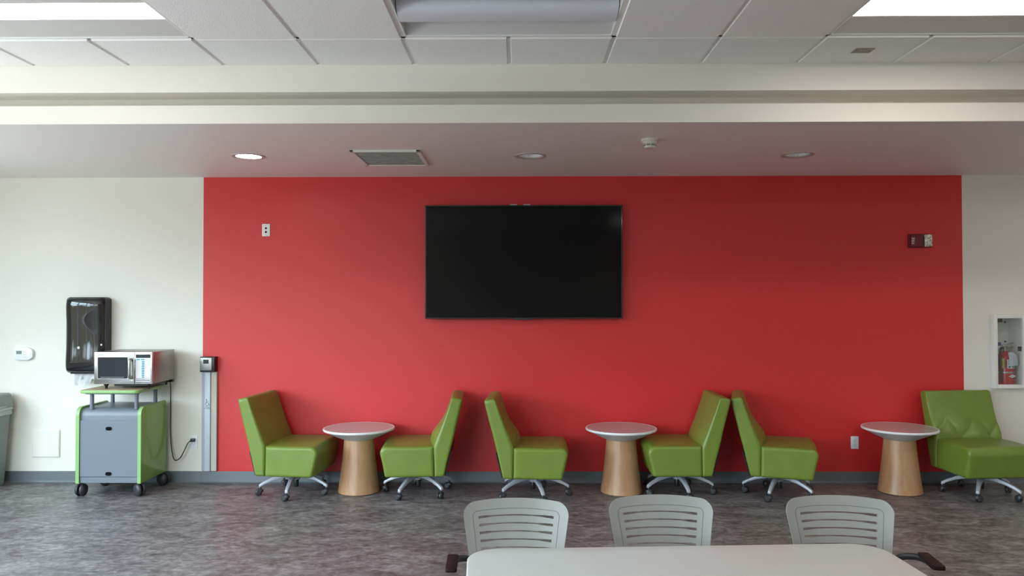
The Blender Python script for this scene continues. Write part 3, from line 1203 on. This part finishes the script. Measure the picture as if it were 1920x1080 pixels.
for k in range(5):
    m.box(-hx + .039 + k * .0085, -hx + .045 + k * .0085, -dp - .0018, -dp - .001, H1 - .028, H1 - .019)
m.build('badge_print', ALUD, bd, smooth=False)
m = MB(); m.box(xs, hx, -dp, -dp + .022, H0, H1, .004, 2)
p = m.build('control_panel', STEEL, t)
m = MB(); m.box(xs + .009, hx - .014, -dp - .001, -dp + .004, H0 + .022, H1 - .02, .001, 1)
m.build('overlay', PANELW, p)
m = MB(); m.box(xs + .009, hx - .014, -dp - .002, -dp + .002, H1 - .05, H1 - .02, .001, 1)
m.build('display', LCD, p)
for xk in (xs + .016, xs + .054):
    m = MB(); m.box(xk, xk + .030, -dp - .0025, -dp, H1 - .068, H1 - .058, .001, 1)
    m.build('key', TEAL, p)
for k in range(10):
    m = MB()
    z = H1 - .082 - k * .0145
    m.box(xs + .062, xs + .084, -dp - .0025, -dp, z - .0052, z + .0052, .001, 1)
    m.box(xs + .0615, xs + .068, -dp - .0022, -dp, z - .003, z + .003, .001, 1)
    m.build('key', TEAL, p)
m = MB()
m.box(xs + .012, hx - .018, -dp - .0018, -dp, H0 + .030, H0 + .037)
m.box(xs + .012, hx - .02, -dp - .0018, -dp, H0 + .049, H0 + .051)
m.box(xs + .012, hx - .06, -dp - .0018, -dp, H0 + .043, H0 + .045)
m.build('panel_print', DKTEXT, p, smooth=False)
for (x, y) in ((-.165, -.17), (.2, -.17), (-.165, .15), (.2, .15)):
    m = MB(); m.lathe([(0, 0), (.010, 0), (.011, .02), (.02, .035), (.022, .0455), (0, .0455)], 16, (x, y, 0))
    m.build('foot', BLACKP, t)
m = MB(); m.box(-.1, .21, -.17, .17, .022, .046, .004, 1)
m.build('base_tray', BLACKP, t)
m = MB(); m.box(.12, .235, dp - .02, dp + .02, .018, .045, .003, 1)
m.build('rear_bracket', BLACKP, t)
ox, oy, oz = MX, MY + .215, MZ
cord = [(-3.166, 6.955, .935), (-3.165, 6.972, .86), (-3.167, 6.976, .7), (-3.168, 6.976, .5), (-3.158, 6.97, .36), (-3.135, 6.955, .255), (-3.105, 6.94, .213), (-3.06, 6.94, .235), (-3.02, 6.945, .31), (-2.995, 6.95, .365), (-2.975, 6.965, .386)]
m = MB(); m.tube([(x - ox, y - oy, z - oz) for x, y, z in cord], .0048, 8, 8)
c = m.build('power_cord', BLACKP, t)
m = MB(); m.box(-2.982 - ox, -2.944 - ox, 6.962 - oy, 6.992 - oy, .374 - oz, .402 - oz, .005, 2)
m.build('plug', BLACKP, c)

# ------------------------------------------------------------------ waste bin at the left edge
BH = .965
t = empty('waste_bin', (-4.875, 6.80, 0), 0, 'grey waste bin with a liner at the left edge', 'waste bin')


def loft(secs, name, mt, parent, cap=True):
    tb_ = bmesh.new()
    rings = [[tb_.verts.new((x, y, z * BH)) for x, y in sec] for sec, z in secs]
    n = len(rings[0])
    for a, b_ in zip(rings, rings[1:]):
        for k in range(n):
            tb_.faces.new((a[k], a[(k + 1) % n], b_[(k + 1) % n], b_[k]))
    if cap:
        tb_.faces.new(rings[0][::-1])
        tb_.faces.new(rings[-1])
    bmesh.ops.recalc_face_normals(tb_, faces=tb_.faces)
    m_ = MB()
    m_.merge(tb_)
    return m_.build(name, mt, parent)


loft([(rrect(-.235, .235, -.115, .115, .03), 0.0), (rrect(-.245, .245, -.122, .122, .035), .02), (rrect(-.285, .285, -.145, .145, .04), .74)], 'body', BINM, t)
m = MB()
m.prism(roundpoly([(-.20, .08), (.20, .08), (.235, .60), (-.235, .60)], .02), -.004, .004, 'Y', .002, 1, mtx=Matrix.Translation((0, -.1345, 0)) @ Matrix.Rotation(R(2.4), 4, 'X') @ Matrix.Translation((0, .002, 0)))
m.build('front_panel', BINM, t)
secs = []
for k, (dx, z) in enumerate(((.006, .655), (.012, .66), (.010, .70), (.019, .705), (.012, .725), (.021, .735), (.014, .75))):
    sec = rrect(-.283 - dx, .283 + dx, -.143 - dx, .143 + dx, .045, 10)
    sec = [(x + .003 * math.sin(i * 1.7 + k), y + .003 * math.cos(i * 2.1 + k)) for i, (x, y) in enumerate(sec)]
    secs.append((sec, z))
loft(secs, 'liner_bag', BAGW, t)
loft([(rrect(-.300, .300, -.160, .160, .05), .728), (rrect(-.302, .302, -.162, .162, .05), .735), (rrect(-.296, .296, -.156, .156, .05), .77), (rrect(-.290, .290, -.150, .150, .05), .84), (rrect(-.278, .278, -.138, .138, .045), .853), (rrect(-.25, .25, -.11, .11, .04), .857)], 'rim', BINM, t)


# ------------------------------------------------------------------ green lounge chairs
def cushion(poly, rad, w_, rnd, fn, mid, hx_, hz_, ny=22, step=.025, name='cushion', mt=None, parent=None):
    """closed side profile (x,z) lofted across y in [-w_, w_] with rounded flanks; fn displaces points"""
    prof = roundpoly(poly, rad, 5)
    # densify long edges
    dense = []
    for i, p in enumerate(prof):
        q = prof[(i + 1) % len(prof)]
        L = math.dist(p, q)
        k = max(1, int(L / step))
        for j in range(k):
            dense.append((p[0] + (q[0] - p[0]) * j / k, p[1] + (q[1] - p[1]) * j / k))
    prof = dense
    n = len(prof)
    cz = (min(p[1] for p in prof) + max(p[1] for p in prof)) / 2
    pos = []
    for k in range(6):
        a = PI / 2 * k / 5                              # 0: on the flank, pi/2: on the face
        pos.append((-w_ + rnd * (1 - math.cos(a)), rnd * (1 - math.sin(a))))
    inner = [(-w_ + rnd + (2 * w_ - 2 * rnd) * k / ny, 0) for k in range(1, ny)]
    pos = [(-w_, rnd + .014), (-w_, rnd + .007)] + pos
    pos = pos + inner + [(-y, i) for y, i in pos[::-1]]
    tb_ = bmesh.new()
    rings = []
    for (y, ins) in pos:
        ring = []
        for i, (x, z) in enumerate(prof):
            zi = cz + (z - cz) * (1 - ins / hz_)
            p = Vector((mid(zi) + (x - mid(z)) * (1 - ins / hx_), y, zi))
            p = fn(p)
            ring.append(tb_.verts.new(p))
        rings.append(ring)
    for a, b_ in zip(rings, rings[1:]):
        for k in range(n):
            tb_.faces.new((a[k], a[(k + 1) % n], b_[(k + 1) % n], b_[k]))
    caps = [tb_.faces.new(rings[0][::-1]), tb_.faces.new(rings[-1])]
    bmesh.ops.recalc_face_normals(tb_, faces=tb_.faces)
    bmesh.ops.triangulate(tb_, faces=caps)
    m_ = MB()
    m_.merge(tb_)
    return m_.build(name, mt, parent, ang=50)


def lounge_chair(x, y, deg, star, label, seed, wrinkle=0.0, lumbar=.055):
    t = empty('lounge_chair', (x, y, 0), R(deg), label, 'chair', 'green swivel chairs along the wall')
    W = .300
    so = Vector((seed * 3.1, seed * 1.7, seed * 2.3))

    def f_seat(p):
        cr = max(0, 1 - (p.y / W) ** 2)
        q = p.copy()
        if p.z > .40:
            q.z += .012 * cr * min(1, (p.z - .40) / .04)
        nz = noise.noise(p * 6 + so) * .006
        if p.x > .18:
            q.x += nz + .008 * cr
        q.y += noise.noise(p * 5 + so * 2) * .004 * min(1, cr * 8 if cr > .15 else 0)
        q.z += noise.noise(p * 7 + so) * .003 * (1 if p.z > .3 else 0)
        return q

    def f_back(p):
        cr = max(0, 1 - (p.y / W) ** 2)
        q = p.copy()
        mid = -.31 + (.835 - p.z) / .635 * .157            # centre line of the slab
        if p.x > mid:
            q.x += lumbar * cr * math.exp(-((p.z - .51) / .10) ** 2) + .010 * cr
            if wrinkle:
                p = p + Vector((0, noise.noise(p * 9 + so), noise.noise(p * 9 - so))) * .022
                u = p.y * math.cos(.5) + (p.z - .5) * math.sin(.5)
                v = p.y * math.cos(-.75) + (p.z - .5) * math.sin(-.75)
                fall = math.exp(-((p.z - .515) / .075) ** 2)
                q.x += wrinkle * fall * (abs(math.sin(u * 13 + 1.0)) ** .6 + abs(math.sin(v * 17 + .4)) ** .6 - 1.0)
        q.x += noise.noise(p * 5 + so) * .004
        q.z += noise.noise(p * 6 + so * 1.3) * .003
        return q
    cushion([(-.155, .200), (.246, .196), (.292, .405), (.262, .447), (-.150, .449)], [.012, .018, .025, .03, .008], W, .022, f_seat, lambda z: .065, .21, .125, name='seat', mt=GREEN, parent=t)
    cushion([(-.236, .202), (-.157, .200), (-.153, .440), (-.215, .60), (-.303, .853), (-.392, .838)], [.015, .006, .02, .08, .022, .022], W, .020, f_back, lambda z: -.31 + (.835 - z) / .635 * .115, .062, .32, ny=60 if wrinkle else 22, step=.010 if wrinkle else .025, name='backrest', mt=GREEN, parent=t)
    # rear zip panel
    m = MB()
    m.prism([(-.240, .205), (-.292, .40), (-.298, .40), (-.250, .205)], -W + .03, W - .03, 'Y')
    m.build('rear_panel', BLACKP, t)
    m = MB(); m.box(-.13, .20, -.20, .20, .185, .202, .004, 1)
    m.build('seat_plate', BLACKP, t)
    st = R(star - deg)
    m = MB()
    m.lathe([(0, .19), (.036, .19), (.036, .135), (.030, .118), (0, .118)], 24)
    hub = m.build('hub', ALU, t)
    m = MB(); m.cyl((0, 0, .055), (0, 0, .125), .021, n=20, bev=.003)
    m.build('gas_column', BLACKP, t)
    for k in range(5):
        a = st + 2 * PI * k / 5
        q = Matrix.Rotation(a, 4, 'Z')
        tb_ = bmesh.new()
        secs = []
        for (rr, zt, th, hw_) in ((.02, .184, .045, .026), (.10, .176, .036, .023), (.19, .150, .028, .019), (.262, .118, .024, .0165), (.292, .101, .026, .0155), (.305, .093, .024, .0135)):
            secs.append([tb_.verts.new((rr, s1 * hw_ * f_, zt - th * (1 if d_ else 0))) for s1, d_, f_ in ((-1, 1, 1), (1, 1, 1), (1, 0, .8), (-1, 0, .8))])
        for A, B in zip(secs, secs[1:]):
            for j in range(4):
                tb_.faces.new((A[j], A[(j + 1) % 4], B[(j + 1) % 4], B[j]))
        tb_.faces.new(secs[0][::-1]); tb_.faces.new(secs[-1])
        bmesh.ops.recalc_face_normals(tb_, faces=tb_.faces)
        bmesh.ops.bevel(tb_, geom=list(tb_.edges), offset=.004, segments=2, affect='EDGES', profile=.5)
        m = MB(); m.merge(tb_, q)
        leg = m.build('leg', ALU, t)
        ca = random.Random(seed * 10 + k).uniform(0, 2 * PI)
        cen = q @ Vector((.292, 0, 0))
        mt = Matrix.Translation(cen) @ Matrix.Rotation(ca, 4, 'Z')
        m = MB()
        m.cyl(cen + Vector((0, 0, .04)), cen + Vector((0, 0, .085)), .008, n=12)
        m.lathe([(0, .026), (.027, .024), (.030, .012), (.030, 0), (0, 0)], 20, mtx=mt @ Matrix.Translation((.0, .0, .033)) @ Matrix.Scale(.8, 4))
        for s1 in (-1, 1):
            qq = mt @ Matrix.Translation((.016, s1 * .005, .029)) @ Matrix.Rotation(-s1 * PI / 2, 4, 'X')
            m.lathe([(0, .020), (.018, .019), (.026, .012), (.029, .004), (.028, 0), (0, 0)], 24, mtx=qq)
        m.build('caster', DARKP, leg)
    return t


lounge_chair(-1.917, 6.625, -5.4, -161, 'green swivel chair nearest the silver door switch column, seat facing right', 1, lumbar=.015)
lounge_chair(-.865, 6.627, 182.3, -114, 'green chair facing left, seat tucked toward the leftmost pedestal table', 2)
lounge_chair(.120, 6.545, -2.3, -147, 'green chair facing right, standing below the television, third from the left', 3)
lounge_chair(1.360, 6.645, 179.3, -83, 'green chair facing left, back to back against another green chair', 4, lumbar=.025)
lounge_chair(2.215, 6.569, -16.7, -124, 'green chair facing right beside the low outlet on the red wall', 5)
lounge_chair(3.915, 6.560, -86, -126, 'green chair with wrinkled backrest under the extinguisher cabinet', 6, wrinkle=.026, lumbar=.02)


# ------------------------------------------------------------------ pedestal tables
def pedestal(x, y, label):
    t = empty('pedestal_table', (x, y, 0), 0, label, 'table', 'round pedestal tables')
    m = MB()
    pr = [(0, .004), (.176, .004), (.179, .008)]
    for k in range(1, 17):
        u = k / 16
        pr.append((.179 - .053 * u - .004 * math.sin(u * PI), .008 + .448 * u))
    pr += [(0, .456)]
    m.lathe(pr, 72)
    m.build('pedestal', WOOD, t)
    m = MB(); m.lathe([(0, 0), (.170, 0), (.170, .005), (0, .005)], 60)
    m.build('floor_ring', BLACKP, t)
    m = MB()
    m.lathe([(0, .456), (.128, .456), (.140, .461), (.20, .487), (.27, .522), (.299, .535), (.3005, .5365)], 72)
    m.build('underside', RIMU, t)
    m = MB()
    m.lathe([(.299, .534), (.304, .536), (.307, .542), (.307, .548), (.304, .553), (.297, .5545), (.2925, .5535), (.2925, .548)], 72)
    m.build('rim', RIMW, t)
    m = MB(); m.lathe([(.2925, .552), (.291, .5533), (.05, .5533), (0, .5533)], 72)
    m.build('tabletop', LAMTOP, t)
    return t


pedestal(-1.386, 6.675, 'round pedestal table between the two leftmost green chairs')
pedestal(.884, 6.665, 'round pedestal table below the right half of the television')
pedestal(3.285, 6.675, 'round pedestal table beside the rightmost green chair')


# ------------------------------------------------------------------ conference table in front
def conference_table():
    ang = R(2.8)
    t = empty('conference_table', (.594, 2.493, 0), ang, 'white rectangular table with rounded corners in the foreground', 'table')
    m = MB()
    m.prism(rrect(-.765, .763, -.38, .38, .115, 12), .708, .74, 'Z', .007, 3)
    m.build('tabletop', TABLEW, t)
    for s_ in (-1, 1):
        m = MB()
        m.cyl((s_ * .52, 0, .05), (s_ * .52, 0, .71), .028, n=20)
        m.box(s_ * .52 - .035, s_ * .52 + .035, -.27, .27, .69, .709, .004, 1)
        leg = m.build('leg', ALU, t)
        m = MB(); m.box(s_ * .52 - .03, s_ * .52 + .03, -.31, .31, .02, .055, .01, 2)
        m.build('foot', ALU, leg)
        for y in (-.28, .28):
            m = MB(); m.cyl((s_ * .52, y, 0), (s_ * .52, y, .025), .022, n=16)
            m.build('glide', BLACKP, leg)
    m = MB(); m.box(-.52, .52, -.02, .02, .64, .69, .004, 1)
    m.build('crossbar', ALU, t)


conference_table()


# ------------------------------------------------------------------ grey slatted chairs
def slat_chair(x, y, deg, label, ztop):
    """sitter faces local -Y; origin under the seat, backrest top at y=+.25"""
    t = empty('slatted_chair', (x, y, 0), R(deg), label, 'chair', 'grey chairs at the white table')
    HWT = .224
    zb = .50                                                # bottom of the back shell

    def half(z):
        u = (z - zb) / (ztop - zb)
        hw_ = .172 + (HWT - .178) * min(1, u * 1.18) ** .9
        r_ = .046
        dz = z - (ztop - r_)
        if dz > 0:
            hw_ -= r_ * (1 - math.sqrt(max(0, 1 - (dz / r_) ** 2))) * .95
        dz = (zb + .05) - z
        if dz > 0:
            hw_ -= .05 * (1 - math.sqrt(max(0, 1 - (dz / .05) ** 2)))
        return hw_

    def surf(s_, z):
        hw_ = half(z)
        xx = s_ * hw_
        u = xx / HWT
        # the back wraps forward at the sides, leans back towards the top
        yy = .155 + (z - zb) * .30 + .03 * (z - zb) ** 2 - .050 * abs(u) ** 2.2
        zz = z - .013 * u * u * max(0, (z - zb) / (ztop - zb))
        return Vector((xx, yy, zz))
    # rows: slot edges vary along s
    nslot = 8
    s_sl = .73
    NS = 44
    ss = [-1 + 2 * i / NS for i in range(NS + 1)]
    ss = sorted(set([round(v, 4) for v in ss] + [-s_sl, s_sl, -.985, .985, -.97, .97]))
    z_sl = [ztop - .066 - .0305 * k for k in range(nslot)]
    rows_ = []                                              # (function of s -> z, is slot above this row)
    zz = zb
    bottoms = sorted(z_sl)
    base_rows = [zb, zb + .003, zb + .01, zb + .02]
    for v in base_rows:
        rows_.append((v, 0, False))
    for k, c in enumerate(bottoms):
        rows_.append((c, -1, True))
        rows_.append((c, 1, False))
        nxt = bottoms[k + 1] if k + 1 < len(bottoms) else ztop - .050
        rows_.append(((c + nxt) / 2, 0, False))
    for v in (.050, .040, .030, .021, .0135, .0075, .0035, .001, 0.0):
        rows_.append((ztop - v, 0, False))

    def zrow(rw, s_):
        c, sg, _ = rw
        if sg == 0:
            return c
        wdt = .0026 + .0024 * min(1, max(0, (abs(s_) - .42) / .2))
        return c + sg * wdt
    tb_ = bmesh.new()
    th = .013
    F, Bk = [], []
    for rw in rows_:
        fr, bk = [], []
        for s_ in ss:
            z = zrow(rw, s_)
            p = surf(s_, z)
            fr.append(tb_.verts.new(p))
            bk.append(tb_.verts.new(p + Vector((0, th, -.003))))
        F.append(fr); Bk.append(bk)
    nr, nc = len(rows_), len(ss)

    def solid(i, j):
        if i < 0 or j < 0 or i >= nr - 1 or j >= nc - 1:
            return False
        mid = (ss[j] + ss[j + 1]) / 2
        return not (rows_[i][2] and abs(mid) < s_sl)
    for i in range(nr - 1):
        for j in range(nc - 1):
            if not solid(i, j):
                continue
            tb_.faces.new((F[i][j], F[i][j + 1], F[i + 1][j + 1], F[i + 1][j]))
            tb_.faces.new((Bk[i][j + 1], Bk[i][j], Bk[i + 1][j], Bk[i + 1][j + 1]))
            if not solid(i - 1, j):
                tb_.faces.new((F[i][j + 1], F[i][j], Bk[i][j], Bk[i][j + 1]))
            if not solid(i + 1, j):
                tb_.faces.new((F[i + 1][j], F[i + 1][j + 1], Bk[i + 1][j + 1], Bk[i + 1][j]))
            if not solid(i, j - 1):
                tb_.faces.new((F[i][j], F[i + 1][j], Bk[i + 1][j], Bk[i][j]))
            if not solid(i, j + 1):
                tb_.faces.new((F[i + 1][j + 1], F[i][j + 1], Bk[i][j + 1], Bk[i + 1][j + 1]))
    bmesh.ops.remove_doubles(tb_, verts=tb_.verts, dist=1e-5)
    bmesh.ops.recalc_face_normals(tb_, faces=tb_.faces)
    m = MB(); m.merge(tb_)
    back = m.build('backrest', GREYP, t, ang=40)
    # outline groove of the slatted field
    pts = []
    zi0, zi1 = zb + .02, ztop - .040

    def grv(s_, z):
        p = surf(s_, z)
        return p + Vector((0, -.0002, 0))
    for k in range(12):
        pts.append(grv(-.83, zi0 + (zi1 - .022 - zi0) * k / 11))
    for k in range(1, 6):
        a = PI / 2 * k / 6
        pts.append(grv(-.83 + .08 * (1 - math.cos(a)), zi1 - .022 + .022 * math.sin(a)))
    for k in range(25):
        pts.append(grv(-.75 + 1.5 * k / 24, zi1))
    for k in range(5, 0, -1):
        a = PI / 2 * k / 6
        pts.append(grv(.83 - .08 * (1 - math.cos(a)), zi1 - .022 + .022 * math.sin(a)))
    for k in range(11, -1, -1):
        pts.append(grv(.83, zi0 + (zi1 - .022 - zi0) * k / 11))
    m = MB(); m.tube(pts, .0009, 6)
    m.build('groove', SLOTD, back)
    # seat shell
    tb_ = bmesh.new()
    g_ = []
    for iv in range(17):
        row = []
        for iu in range(17):
            u, v = iu / 16 * 2 - 1, iv / 16 * 2 - 1
            xx = .225 * u * math.sqrt(1 - .28 * v * v)
            yy = -.02 + .215 * v * math.sqrt(1 - .28 * u * u)
            zz = .455 + .012 * u * u - .012 * max(0, -v) ** 3 + .02 * max(0, v) ** 3
            row.append(tb_.verts.new((xx, yy, zz)))
        g_.append(row)
    for iv in range(16):
        for iu in range(16):
            tb_.faces.new((g_[iv][iu], g_[iv][iu + 1], g_[iv + 1][iu + 1], g_[iv + 1][iu]))
    bmesh.ops.solidify(tb_, geom=list(tb_.faces), thickness=.014)
    bmesh.ops.recalc_face_normals(tb_, faces=tb_.faces)
    m = MB(); m.merge(tb_)
    m.build('seat', GREYP, t)
    m = MB()
    for s_ in (-1, 1):
        m.tube([(s_ * .20, -.15, .425), (s_ * .205, .10, .425), (s_ * .195, .175, .46), (s_ * .178, .205, .56)], .0115, 10, 5)
    m.tube([(-.20, -.10, .425), (.20, -.10, .425)], .0115, 10)
    m.tube([(-.20, .08, .425), (.20, .08, .425)], .0115, 10)
    m.build('seat_frame', ALU, t)
    for s_ in (-1, 1):
        for yy, sp in ((-.15, -.20), (.10, .24)):
            m = MB()
            m.tube([(s_ * .203, yy, .425), (s_ * .225, (yy + sp) / 2, .22), (s_ * .235, sp, .018)], .0115, 10, 5)
            lg = m.build('leg', ALU, t)
            m = MB(); m.cyl((s_ * .235, sp, 0), (s_ * .235, sp, .03), .014, n=14)
            m.build('glide', BLACKP, lg)
        # arm: dark support rising from the frame, brown pad on top
        m = MB()
        m.tube([(s_ * .200, .10, .425), (s_ * .185, .095, .52), (s_ * .172, .07, .605), (s_ * .190, .025, .638), (s_ * .222, -.015, .650), (s_ * .238, -.06, .652), (s_ * .238, -.12, .651)], [.016] * 14 + [.013] * 30, 10, 6)
        arm = m.build('armrest', BLACKP, t)
        m = MB()
        q = Matrix.Translation((s_ * .240, -.095, .662)) @ Matrix.Rotation(R(-2) * s_, 4, 'Z')
        m.prism(rrect(-.021, .021, -.085, .080, .010), -.008, .008, 'Z', .003, 2, mtx=q)
        m.build('arm_pad', ARMB, arm)
    return t


slat_chair(-.012, 3.005, 0, 'grey slatted chair at the left end of the white table', .818)
slat_chair(.599, 3.062, 0, 'grey slatted chair in the middle of the white table row', .818)
slat_chair(1.330, 3.055, -5, 'grey slatted chair at the right end of the white table', .818)
